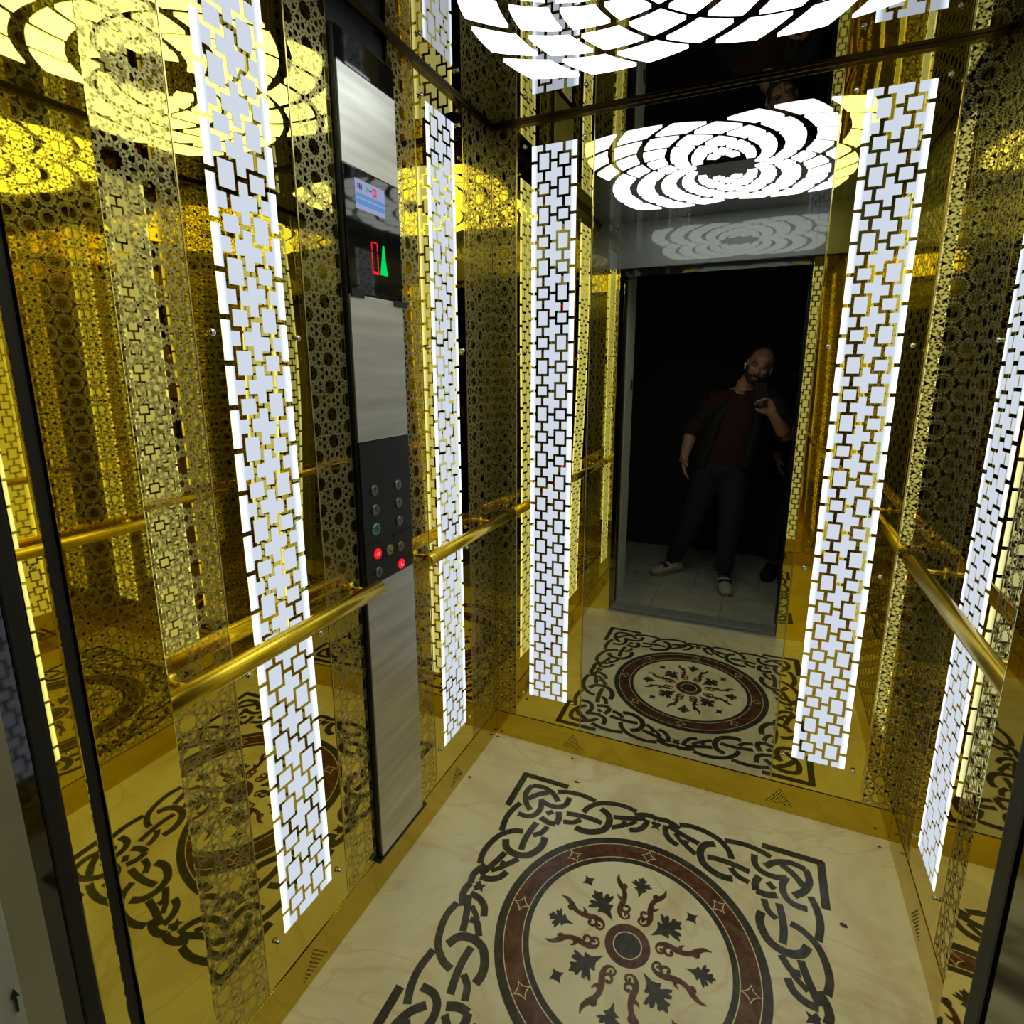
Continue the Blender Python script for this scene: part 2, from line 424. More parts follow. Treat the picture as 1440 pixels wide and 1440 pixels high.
for q in range(4):
    for mir in (0, 1):
        for k, L_ in KNOT.items():
            P = place(smk(k, L_), q, mir)
            dz = .00003*list(KNOT).index(k)+mir*.000015
            v, f = ribbon(P, KW[k]+.0062, ZI0, ZI1-.0005+dz*.3); obj('knot_joint', v, f, M['line_inlay'], fl)
            v, f = ribbon(P, KW[k]*1.06, ZI0, ZI1-.0001+dz); obj('knot_strand', v, f, M['dark_inlay'], fl)
    a = place([Vector(p) for p in ((-.018, .428), (-.008, .437), (0, .434), (.008, .437), (.018, .428), (.008, .418), (.014, .405), (0, .411), (-.014, .405), (-.008, .418))], q, 0)
    fpoly('knot_star', [(p.x, p.y) for p in a], M['dark_inlay'])
    a = place([Vector(p) for p in ((-.334, .322), (-.316, .340), (-.330, .352), (-.347, .335))], q, 0)
    fpoly('knot_diamond', [(p.x, p.y) for p in a], M['dark_inlay'])

# ------------------------------------------------------------------ lit strip panels
PW = .2575                  # panel width
STW = .149                  # lit strip width
cLx, cRx = .0415, .1075
RW, FW, LT = .031, .0084, .0100
NR = 24; Z0 = ZS1-.0477; PP = (ZS1-ZS0-.0954)/(NR-1)
hh = lambda k, left: .0445 if (k % 2 == 0) == left else .029
zk = lambda k: Z0-PP*k
OW = RW/2+FW
def pane_mesh(poly):
    v, f = slab(poly, -.0012, .0005); me = bpy.data.meshes.new('lit_pane'); me.from_pydata(v, [], f); me.materials.append(M['lit']); return me
def side_profile(cx_, left, k, side, top=None, bot=None):
    """points down one side (x = column cx_, side -1: region to its left, +1: to its right) between link of row k and row k+1"""
    P = []
    xo = cx_ + side*OW; xi = cx_ + side*LT/2
    if top is None:
        zt = zk(k); P += [(xo, zt-LT/2), (xo, zt-hh(k, left)/2-FW), (xi, zt-hh(k, left)/2-FW)]
    else: P += [(xi, top)]
    if bot is None:
        zb = zk(k+1); P += [(xi, zb+hh(k+1, left)/2+FW), (xo, zb+hh(k+1, left)/2+FW), (xo, zb+LT/2)]
    else: P += [(xi, bot)]
    return P
def region(kind, k, top=None, bot=None):
    if kind == 'l':
        s = side_profile(cLx, True, k, -1, top, bot); return [(0, s[0][1])] + s + [(0, s[-1][1])]
    if kind == 'r':
        s = side_profile(cRx, False, k, 1, top, bot); return [(STW, s[0][1])] + s + [(STW, s[-1][1])]
    a = side_profile(cLx, True, k, 1, top, bot); b = side_profile(cRx, False, k, -1, top, bot)
    return b + a[::-1]
PANES = []          # (mesh, z offset)
def rectp(cx_, z, h): return [(cx_-RW/2, z-h/2), (cx_+RW/2, z-h/2), (cx_+RW/2, z+h/2), (cx_-RW/2, z+h/2)]
base = {}
for k in range(NR):
    par = k % 2
    for left, cx_ in ((True, cLx), (False, cRx)):
        if (par, left) not in base: base[(par, left)] = (pane_mesh(rectp(cx_, 0, hh(par, left))), 0)
        PANES.append((base[(par, left)][0], zk(k)))
for k in range(NR-1):
    par = k % 2
    for kd in 'lcr':
        if (par, kd) not in base:
            base[(par, kd)] = pane_mesh([(x, z-zk(k)) for x, z in region(kd, k)])
        PANES.append((base[(par, kd)], zk(k)))
for kd in 'lcr':
    PANES.append((pane_mesh(region(kd, -1, top=ZS1)), 0))
    PANES.append((pane_mesh(region(kd, NR-1, bot=ZS0)), 0))

def dome(r, h, n=12, rings=4):
    V, Fc = [], []
    for i in range(rings):
        a = math.pi/2*i/rings
        for k in range(n):
            t = 2*math.pi*k/n; V.append((r*math.cos(a)*math.cos(t), -h*math.sin(a), r*math.cos(a)*math.sin(t)))
    V.append((0, -h, 0))
    for i in range(rings-1):
        for k in range(n):
            k2 = (k+1) % n; Fc.append([i*n+k, i*n+k2, (i+1)*n+k2, (i+1)*n+k])
    for k in range(n): Fc.append([(rings-1)*n+k, (rings-1)*n+(k+1) % n, rings*n])
    return V, Fc
def screw_mesh():
    V, Fc = tube([(0, .0, 0), (0, -.006, 0)], [.0042, .0042], 12)
    v2, f2 = dome(.0065, .004, 12, 3); v2 = [(x, y-.006, z) for x, y, z in v2]
    v, f = merge([(V, Fc), (v2, f2)])
    me = bpy.data.meshes.new('screw'); me.from_pydata(v, [], f); me.materials.append(M['chrome'])
    for p in me.polygons: p.use_smooth = True
    return me
SCREW = screw_mesh()
PZ0 = HB+.002; PZ1 = H-.004
def panel_sheet(parent, wd, m, name='sheet'):
    o = boxo(name, m, parent, .001, wd-.001, 0, .006, PZ0, PZ1, .0012)
    return o
def light_panel(loc, rz, label, wavy=False):
    t = empty('light_panel', loc, rz, label, 'wall panel', 'backlit fretwork wall panels')
    panel_sheet(t, PW, M['gold_wavy'] if wavy else M['gold'])
    x0 = (PW-STW)/2
    for me, z in PANES: inst('lit_pane', me, t, (x0, 0, z))
    for z in (2.13, 1.495, .85, .211):
        for x in (.030, PW-.030): inst('screw', SCREW, t, (x, 0, z))
    return t
RL, RR, RB, RF = math.pi/2, -math.pi/2, 0, math.pi
light_panel((0, .1985, 0), RL, 'backlit fretwork gold panel on left wall nearest the camera, before the control panel', True)
light_panel((0, .8955, 0), RL, 'narrow-looking backlit fretwork panel on left wall beyond the control panel')
light_panel((.0895, D, 0), RB, 'backlit fretwork panel on back wall left of the silver mirror')
light_panel((1.0035, D, 0), RB, 'backlit fretwork panel on back wall right of the silver mirror')
light_panel((W, 1.153, 0), RR, 'backlit fretwork panel on right wall behind the handrail, nearest the back corner')
light_panel((W, .456, 0), RR, 'backlit fretwork panel at the door end of the right wall', True)

# ------------------------------------------------------------------ etched panels (hankin star lattice on a 3.12.12 net)
AP = .03
def lattice(wd, z0, z1, sw=.0044):
    segs = []
    s = 2*AP*math.tan(math.pi/12)
    th = math.radians(62)
    def poly_segs(cx_, cz, n, apo, a0, lvl):
        for i in range(n):
            a = a0+2*math.pi*i/n
            mx_, mz = cx_+apo*math.cos(a), cz+apo*math.sin(a)
            ta = math.pi/n*lvl; k = math.tan(ta)
            t = k*apo/(math.cos(th)+k*math.sin(th))
            for sg in (1, -1):
                lx, ly = apo-t*math.sin(th), sg*t*math.cos(th)
                segs.append((mx_, mz, cx_+lx*math.cos(a)-ly*math.sin(a), cz+lx*math.sin(a)+ly*math.cos(a)))
    px = 2*AP*math.cos(math.pi/6)
    nx = int(wd/px)+3; nz = int((z1-z0)/(2*AP))+3
    xoff = (wd-px*round(wd/px))/2
    for i in range(-1, nx):
        for j in range(-1, nz):
            x = xoff+i*px; z = z0+(j+.5*(i % 2))*2*AP
            poly_segs(x, z, 12, AP, math.radians(30), 2.0)
            # the two triangles between dodecagons
            for sx in (1, -1):
                tx = x+sx*2*AP/math.sqrt(3); tz = z
                poly_segs(tx, tz, 3, s/2/math.sqrt(3), math.pi if sx > 0 else 0, 1.0)
    V, Fc = [], []
    m = .0018; X0, X1, A0, A1 = m, wd-m, z0+m, z1-m
    for x1, y1, x2, y2 in segs:
        # clip
        dx, dy = x2-x1, y2-y1; t0, t1 = 0., 1.; ok = True
        for p, q in ((-dx, x1-X0), (dx, X1-x1), (-dy, y1-A0), (dy, A1-y1)):
            if abs(p) < 1e-12:
                if q < 0: ok = False
            else:
                r = q/p
                if p < 0: t0 = max(t0, r)
                else: t1 = min(t1, r)
        if not ok or t0 >= t1: continue
        xa, ya, xb, yb = x1+dx*t0, y1+dy*t0, x1+dx*t1, y1+dy*t1
        l = math.hypot(dx, dy)
        if l < 1e-6: continue
        nx_, ny_ = -dy/l*sw/2, dx/l*sw/2; ex, ey = dx/l*sw*.3, dy/l*sw*.3
        k = len(V)
        V += [(xa-ex+nx_, -.0003, ya-ey+ny_), (xb+ex+nx_, -.0003, yb+ey+ny_), (xb+ex-nx_, -.0003, yb+ey-ny_), (xa-ex-nx_, -.0003, ya-ey-ny_)]
        Fc.append([k, k+1, k+2, k+3])
    for a, b, c, d in ((0, .0035, z0, z1), (wd-.0035, wd, z0, z1), (0, wd, z0, z0+.004), (0, wd, z1-.004, z1)):
        k = len(V); V += [(a+.0011, -.00032, c), (b-.0011, -.00032, c), (b-.0011, -.00032, d), (a+.0011, -.00032, d)]; Fc.append([k, k+1, k+2, k+3])
    return V, Fc
def etched_panel(loc, rz, wd, label):
    t = empty('etched_panel', loc, rz, label, 'wall panel', 'gold wall panels etched with a star lattice')
    panel_sheet(t, wd, M['gold_flat'])
    v, f = lattice(wd, PZ0, PZ1)
    o = obj('etched_lattice', v, f, M['gold_matte'], t); o['kind'] = 'stuff'
    return t
etched_panel((0, .0005, 0), RL, .1975, 'star-etched gold panel on left wall beside the doorway, behind the rail end')
etched_panel((0, .457, 0), RL, .118, 'star-etched gold panel on left wall just before the control panel')
etched_panel((0, .786, 0), RL, .109, 'star-etched gold panel on left wall just beyond the control panel')
etched_panel((0, 1.1535, 0), RL, D-1.1535, 'star-etched gold panel on left wall in the back corner')
etched_panel((.0005, D, 0), RB, .0885, 'thin star-etched strip at the left end of the back wall')
etched_panel((1.2615, D, 0), RB, W-1.2615, 'thin star-etched strip at the right end of the back wall')
etched_panel((W, D, 0), RR, D-1.1535, 'star-etched gold panel on right wall in the back corner')
etched_panel((W, .8950, 0), RR, .2185, 'star-etched gold panel on right wall beside the door-side handrail bracket')
etched_panel((W, .6760, 0), RR, .2195, 'star-etched gold panel in the middle of the right wall')
etched_panel((W, .1975, 0), RR, .197, 'star-etched gold panel on right wall next to the doorway')

# silver mirror on the back wall
mi = empty('wall_mirror', (.348, D, 0), 0, 'tall silver mirror on the back wall reflecting the doorway and the man', 'mirror')
boxo('glass', M['silver'], mi, .001, .6545, 0, .006, PZ0, PZ1, .0012)
# bright panel edges between the panels (thin corner strips)
edges = [((0, y, 0), RL) for y in (.1985, .4565, .8955, 1.1535)] + [((x, D, 0), RB) for x in (.0895, .3475, 1.0035, 1.2610)] + [((W, y, 0), RR) for y in (1.1535, .8955, .456, .198)]
for i, (loc, rz) in enumerate(edges):
    o = boxo('trim_%d' % (i+1), M['gold_edge'], None, -.0011, .0011, -.0012, .008, PZ0, PZ1, loc=loc); o.rotation_euler = (0, 0, rz)
    side = 'left' if rz == RL else 'back' if rz == RB else 'right'
    tag(o, 'thin bright gold joint strip between panels of the %s wall, number %d counted %s' % (side, i % 4+1, 'from the door' if side != 'right' else 'from the back corner') if side != 'back' else 'thin bright gold joint strip between panels of the back wall, number %d counted from the left corner' % (i % 4+1), 'trim', kind='structure')

# ------------------------------------------------------------------ kick plates with vent triangles
def holes(cx_, parent):
    V, Fc = [], []
    rows = 9
    for r in range(rows):
        z = .079-r*.0065; n = r+1
        for i in range(n):
            x = cx_+(i-(n-1)/2)*.0095
            k = len(V)
            for a in range(6):
                t = math.pi/3*a; V.append((x+.0024*math.cos(t), -.0004, z+.0024*math.sin(t)))
            Fc.append([k+5-a for a in range(6)][::-1])
    o = obj('vent_holes', V, Fc, M['hole'], parent); o['kind'] = 'stuff'; o['label'] = 'triangle of small punched vent holes'
for nm, loc, rz, wd, hx in (('baseboard_left', (.002, 0, 0), RL, D, (.327, 1.02)), ('baseboard_back', (0, D-.002, 0), RB, W, (.323, 1.036)), ('baseboard_right', (W-.002, D, 0), RR, D, (.33, 1.02))):
    b = boxo(nm, M['gold_kick'], None, .002, wd-.002, 0, .013, .0005, HB, .0012, loc=loc); b.rotation_euler = (0, 0, rz)
    S(b, 'polished gold kick plate along the foot of the %s wall' % nm.split('_')[1], 'baseboard')
    for h in hx: holes(h, b)
# ceiling edge trims (folded dark gold angle)
for nm, x0, x1, y0, y1 in (('trim_13', .0, .012, .0, D), ('trim_14', W-.012, W, .0, D), ('trim_15', .012, W-.012, D-.012, D)):
    S(boxo(nm, M['trim'], None, x0, x1, y0, y1, H-.010, H-.0005, .001), 'dark gold angle trim where the %s wall meets the ceiling' % {'13': 'left', '14': 'right', '15': 'back'}[nm[-2:]], 'trim')

# ------------------------------------------------------------------ ceiling light
cl = empty('ceiling_light', (CX, .675, H), 0, 'large round ceiling light of glowing white diamonds in a dark spiral lattice', 'ceiling light')
RU = {-4: .625, -3: .562, -2: .503, -1: .446, 0: .388, 1: .325, 2: .268, 3: .215, 4: .168, 5: .130, 6: .100}
us = sorted(RU); rs = [RU[u] for u in us]
def cell(u, j, n=5):
    out = []; a_, b_ = .345, .385          # half sizes along the two spiral families
    cs = [(u+p+q, p-q) for p, q in ((-a_, -b_), (a_, -b_), (a_, b_), (-a_, b_))]
    for a in range(4):
        (u0, v0), (u1, v1) = cs[a], cs[(a+1) % 4]
        for t in range(n):
            uu, vv = u0+(u1-u0)*t/n, v0+(v1-v0)*t/n
            r = float(np.interp(uu, us, rs)); th = math.radians(15*(j+vv))
            out.append((r*math.cos(th), r*math.sin(th)))
    return out
bk = [(.60*math.cos(2*math.pi*k/64), .60*math.sin(2*math.pi*k/64)) for k in range(64)]
for j in range(24):
    m6 = j % 6; m_ = min(m6, 6-m6)
    u = -m_
    while u <= 5:
        poly = cell(u, j)
        # everything is trimmed to the rounded square of the light box
        lim = .49
        poly = [(max(-lim, min(lim, x)), max(-lim, min(lim, y))) for x, y in poly]
        v, f = slab(poly, -.004, .002, 'z'); obj('lit_pane', v, f, M['lit_ceiling'], cl)
        u += 2

# ------------------------------------------------------------------ handrails
def rail(loc, rz, L, brackets, label, zc=.915, R=.0185):
    t = empty('handrail', loc, rz, label, 'handrail', 'gold tube handrails')
    v, f = tube([(0, -.06, zc), (.002, -.06, zc), (L-.002, -.06, zc), (L, -.06, zc)], [R-.002, R, R, R-.002], 28)
    obj('tube', v, f, M['gold_rail'], t, True)
    for b in brackets:
        v, f = merge([tube([(b, 0, zc), (b, -.05, zc)], .0065, 14), tube([(b, 0, zc), (b, -.004, zc)], .016, 18)])
        obj('bracket', v, f, M['gold_rail'], t, True)
    return t
rail((0, .020, 0), RL, .557, (.06, .525), 'short gold handrail on left wall, door side of the control panel')
rail((0, .790, 0), RL, .530, (.03, .45), 'short gold handrail on left wall between control panel and back corner')
rail((W, 1.318, 0), RR, 1.29, (.08, .60, 1.22), 'long gold handrail along the right wall')

# ------------------------------------------------------------------ control panel
cp = empty('control_panel', (0, .577, 0), RL, 'full height steel and black control panel on the left wall', 'control panel')
PWD = .207; TH = .015
boxo('back_box', M['black'], cp, .0, PWD, -TH+.003, .004, HB+.01, 2.128, .001)
boxo('top_plate', M['black_gloss'], cp, .004, PWD, -TH-.001, -TH+.003, 2.062, 2.125, .001)
boxo('steel_plate', M['steel'], cp, .004, PWD, -TH-.002, -TH+.003, 1.868, 2.060, .001)
dp = boxo('display_plate', M['black_gloss'], cp, .004, PWD, -TH-.003, -TH+.003, 1.604, 1.866, .001)
boxo('steel_plate', M['steel'], cp, .004, PWD, -TH-.002, -TH+.003, 1.266, 1.600, .001)
bp_ = boxo('button_plate', M['black_satin'], cp, .004, PWD, -TH-.003, -TH+.003, .905, 1.264, .001)
boxo('steel_plate', M['steel'], cp, .004, PWD, -TH-.002, -TH+.003, .116, .903, .001)
boxo('foot_strip', M['black'], cp, -.012, PWD+.018, -TH-.004, -.0012, .106, .114)
YF = -TH-.003
s_ = boxo('screen', M['screen'], dp, .040, .147, YF-.0006, YF, 1.785, 1.846)
def sb(x0, x1, z0, z1, m): boxo('screen_mark', m, dp, x0, x1, YF-.0012, YF-.0006, z0, z1)
sb(.042, .145, 1.795, 1.806, M['screen_blue']); sb(.042, .145, 1.810, 1.818, M['screen_blue'])
sb(.101, .116, 1.822, 1.840, M['screen_red']); sb(.105, .112, 1.827, 1.835, M['screen'])
for i, x in enumerate((.048, .054, .060)): sb(x, x+.003, 1.826, 1.838, M['screen_dark'])
sb(.050, .062, 1.831, 1.833, M['screen_dark'])
sb(.078, .081, 1.826, 1.838, M['screen_green']); sb(.081, .088, 1.829, 1.834, M['screen_green']); sb(.090, .097, 1.830, 1.833, M['screen_dark'])
# red seven-segment figure and green arrow shape of the floor indicator
v, f = merge([slab([(x0, z0), (x1, z0), (x1, z1), (x0, z1)], YF-.001, YF) for x0, x1, z0, z1 in
              ((.088, .0905, 1.655, 1.700), (.109, .1115, 1.655, 1.700), (.088, .1115, 1.653, 1.660), (.092, .108, 1.722, 1.7245), (.088, .090, 1.704, 1.722), (.109, .111, 1.704, 1.722))])
obj('red_figure', v, f, M['led_red'], dp)
v, f = slab([(.118, 1.655), (.147, 1.655), (.140, 1.690), (.137, 1.722), (.131, 1.722), (.126, 1.690)], YF-.001, YF)
obj('green_arrow', v, f, M['led_green'], dp)
def button(y, z, m, ring_m=None, sym=None):
    v, f = tube([(0, .001, 0), (0, -.0025, 0), (0, -.0035, 0)], [.0135, .0135, .0125], 24)
    o = obj('button', v, f, m, bp_, loc=(y, YF, z))
    if ring_m:
        v, f = tube([(0, -.0005, 0), (0, -.0022, 0)], [.0150, .0150], 24); obj('ring', v, f, ring_m, bp_, loc=(y, YF, z))
    # engraved figure on the cap
    mm = sym or M['chrome']
    return o, mm
def strokes(o, segs, m):
    parts = []
    for x1, z1, x2, z2 in segs:
        d = Vector((x2-x1, z2-z1)); n = Vector((-d.y, d.x)).normalized()*.0009
        parts.append(slab([(x1+n.x, z1+n.y), (x2+n.x, z2+n.y), (x2-n.x, z2-n.y), (x1-n.x, z1-n.y)], -.0040, -.0034))
    v, f = merge(parts); obj('symbol', v, f, m, o.parent, loc=o.location)
sg = {'7': [(-.004, .006, .004, .006), (.004, .006, -.001, -.006)], '4': [(.003, -.006, .003, .006), (.003, .006, -.005, -.002), (-.005, -.002, .005, -.002)],
      '1': [(0, -.006, 0, .006), (0, .006, -.003, .003)], '0': [(-.003, -.006, .003, -.006), (.003, -.006, .003, .006), (.003, .006, -.003, .006), (-.003, .006, -.003, -.006)],
      'dd': [(-.006, 0, -.001, .004), (-.006, 0, -.001, -.004), (.006, 0, .001, .004), (.006, 0, .001, -.004)],
      'ph': [(-.004, .005, -.004, -.002), (-.004, -.002, .002, -.006), (-.004, .005, -.001, .005), (.002, -.006, .005, -.003)]}
for y, z, m_, rm, s, sm in ((.050, 1.143, 'button', None, '7', None), (.050, 1.094, 'button', None, '4', None), (.050, 1.045, 'button', 'led_ring', '1', None),
                            (.050, .980, 'led_red', None, 'dd', 'led_red_hot'), (.050, .931, 'button', None, '0', None), (.100, .976, 'button_y', None, 'ph', None),
                            (.149, 1.139, 'button', None, '1', None), (.149, 1.091, 'button', None, '1', None), (.149, 1.041, 'button', None, '1', None),
                            (.149, .971, 'button', None, 'dd', None), (.149, .922, 'led_red', None, 'ph', 'led_red_hot')):
    o, mm = button(y, z, M[m_], M[rm] if rm else None, M[sm] if sm else M['black_satin'])
    strokes(o, sg[s], mm)
# leftover black protective tape tabs
boxo('tape_tab', M['black'], cp, .120, PWD+.012, -TH-.006, -TH-.003, 1.004, 1.012)
boxo('tape_tab', M['black'], cp, .0, .060, -TH-.006, -TH-.003, 1.004, 1.010)
boxo('tape_tab', M['black'], cp, .006, .050, -TH-.006, -TH-.003, 1.594, 1.612)
boxo('tape_tab', M['black'], cp, .170, PWD+.016, -TH-.006, -TH-.003, 1.588, 1.602)

# ------------------------------------------------------------------ sill, lobby
sl = boxo('trim_16', M['alu'], None, XL-.01, XR+.01, -.060, -.0012, -.035, -.0005, .001)
S(sl, 'aluminium door sill at the cabin floor edge', 'sill')
for k in range(4): boxo('groove', M['black'], sl, XL, XR, -.030-k*.007, -.0275-k*.007, -.0012, -.0002)
s2 = boxo('trim_17', M['alu'], None, XL-.01, XR+.01, -.170, -.072, -.035, -.0005, .001)
S(s2, 'aluminium landing sill before the lobby floor', 'sill')
for k in range(8): boxo('groove', M['black'], s2, XL, XR, -.160+k*.011, -.157+k*.011, -.0012, -.0002)
LY = -.19
df = empty('door_1', (0, 0, 0), 0, 'landing doorway frame of grey and olive panels around the opening', 'door frame', kind='structure')
boxo('jamb', M['frame_olive'], df, XL-.06, XL, -.225, LY, -.02, 2.03, .001)
boxo('jamb', M['frame_grey'], df, XL-.05, XL+.002, -.430, -.2255, -.002, 2.03, .001)
boxo('jamb', M['steel_dark'], df, XR, XR+.06, -.20, -.068, -.02, 2.03, .001)
boxo('jamb_edge', M['black'], df, XR-.004, XR+.05, -.215, -.20, -.02, 2.03, .001)
boxo('jamb_head', M['frame_grey'], df, XL-.06, XR+.06, -.225, LY, DOORH+.02, 2.06, .001)
boxo('latch', M['black'], df, XL+.0025, XL+.006, -.40, -.36, 1.32, 1.38)
LW = boxo('wall_lobby', M['plaster_grey'], None, -1.3, XL-.06, -.425, -.10, -.02, 2.7)
S(LW, 'pale grey lobby wall left of the doorway', 'wall')
boxo('jamb', M['steel_dark'], df, XR-.002, XR+.06, -.430, -.216, -.002, 2.03, .001)
v, f = slab([(0, 0), (.0022, 0), (.0022, .022), (.0055, .018), (.0012, .034), (-.003, .022), (0, .022)], -.001, 0, 'y')
o = obj('arrow_mark', v, f, M['black'], df, loc=(XL+.0035, -.2335, .685)); o.rotation_euler = (0, 0, math.pi/2); o['label'] = 'small black arrow mark'
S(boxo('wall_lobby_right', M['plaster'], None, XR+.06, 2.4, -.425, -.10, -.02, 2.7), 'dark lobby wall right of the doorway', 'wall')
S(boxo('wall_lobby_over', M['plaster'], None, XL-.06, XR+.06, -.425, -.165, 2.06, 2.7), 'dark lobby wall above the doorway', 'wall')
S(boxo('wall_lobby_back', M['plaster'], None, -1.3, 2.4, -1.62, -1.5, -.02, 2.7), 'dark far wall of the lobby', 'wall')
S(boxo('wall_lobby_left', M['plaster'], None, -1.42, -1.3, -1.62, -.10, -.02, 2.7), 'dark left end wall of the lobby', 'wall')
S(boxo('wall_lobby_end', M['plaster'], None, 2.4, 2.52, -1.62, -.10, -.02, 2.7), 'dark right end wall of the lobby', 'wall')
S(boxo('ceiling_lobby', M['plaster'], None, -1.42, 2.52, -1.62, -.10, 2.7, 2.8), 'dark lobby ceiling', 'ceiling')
fb = boxo('floor_lobby', M['grout'], None, -1.3, 2.4, -1.5, -.172, -.04, -.003)
S(fb, 'grey stone tiled lobby floor outside the doorway', 'floor')
for i in range(9):
    for j in range(3):
        x0 = -1.3+i*.41 - (.2 if j % 2 else 0); y1 = -.174-j*.44
        xa, xb = max(x0, -1.298), min(x0+.407, 2.398)
        if xb-xa < .03: continue
        boxo('tile', M['lobby_tile'], fb, xa, xb, max(y1-.436, -1.498), y1, -.003, -.0005+random.uniform(-.0002, .0003), .0008)

# debris on the cabin floor
for i, (x, y, s, lb) in enumerate(((.383, 1.209, .010, 'small dark leaf scrap on cream floor behind the knot border corner'), (1.187, .979, .012, 'small dark scrap on cream floor right of the knot border'),
                                   (.021, 1.08, .007, 'black crumb at the foot of the left kick plate'), (.016, 1.33, .007, 'black crumb in the back left floor corner'),
                                   (.331, 1.322, .005, 'tiny brown crumb near the back kick plate'), (1.318, 1.31, .005, 'tiny crumb in the back right floor corner'))):
    V, Fc = [], []
    n = 7
    for k in range(n):
        t = 2*math.pi*k/n; r = s*(.5+.8*random.random()); V.append((x+r*math.cos(t)*1.2, y+r*math.sin(t)*.6, .0012))
    V.append((x, y, .0045)); 
    for k in range(n): V.append((V[k][0], V[k][1], .0006))
    Fc = [[k, (k+1) % n, n] for k in range(n)] + [[n+1+k, n+1+(k+1) % n, (k+1) % n, k] for k in range(n)]
    tag(obj('floor_debris', V, Fc, M['dark_inlay']), lb, 'debris', 'debris on the cabin floor')

# ------------------------------------------------------------------ people (seen in the mirror)
SKIN = simple('skin', (.40, .21, .125), .5, 0, .08, 30)
BEARD = simple('dark brown hair', (.018, .011, .007), .7, 0, .3, 90, .0008, 250)
SWEATER = simple('maroon knit', (.030, .0035, .005), .9, 0, .15, 60, .0006, 300)
JACKET = simple('black jacket', (.0035, .0035, .0045), .8, 0, .2, 40)
JEANS = simple('dark blue denim', (.008, .0135, .020), .85, 0, .25, 25, .0004, 300)
SHOE_W = simple('off white canvas', (.36, .34, .27), .7, 0, .08, 30)
SHOE_B = simple('black canvas', (.012, .012, .012), .6)
SOLE = simple('tan rubber sole', (.22, .17, .11), .7)
EYE = simple('eye', (.16, .15, .14), .2); IRIS = simple('iris', (.03, .018, .01), .2); LIP = simple('lips', (.33, .12, .09), .5)
def remesh(name, parts, m, parent, voxel, smooth=4, voxsm=True):
    v, f = merge(parts); me = bpy.data.meshes.new('tmp'); me.from_pydata(v, [], f)
    o = bpy.data.objects.new('tmp', me); C.objects.link(o)
    r = o.modifiers.new('r', 'REMESH'); r.mode = 'VOXEL'; r.voxel_size = voxel
    s = o.modifiers.new('s', 'SMOOTH'); s.iterations = smooth; s.factor = .5
    dg = bpy.context.evaluated_depsgraph_get(); me2 = bpy.data.meshes.new_from_object(o.evaluated_get(dg)); me2.name = name
    bpy.data.objects.remove(o); me2.materials.clear(); me2.materials.append(m)
    for p in me2.polygons: p.use_smooth = True
    q = bpy.data.objects.new(name, me2); C.objects.link(q); q.parent = parent; return q
def ell(c, r, n=16, mt=None):
    V, Fc = [], []
    for i in range(n+1):
        a = math.pi*i/n
        for k in range(2*n):
            t = math.pi*k/n; p = Vector((r[0]*math.sin(a)*math.cos(t), r[1]*math.sin(a)*math.sin(t), r[2]*math.cos(a)))
            if mt: p = mt @ p
            V.append(tuple(p+Vector(c)))
    for i in range(n):
        for k in range(2*n):
            k2 = (k+1) % (2*n); Fc.append([i*2*n+k, (i+1)*2*n+k, (i+1)*2*n+k2, i*2*n+k2])
    return V, Fc
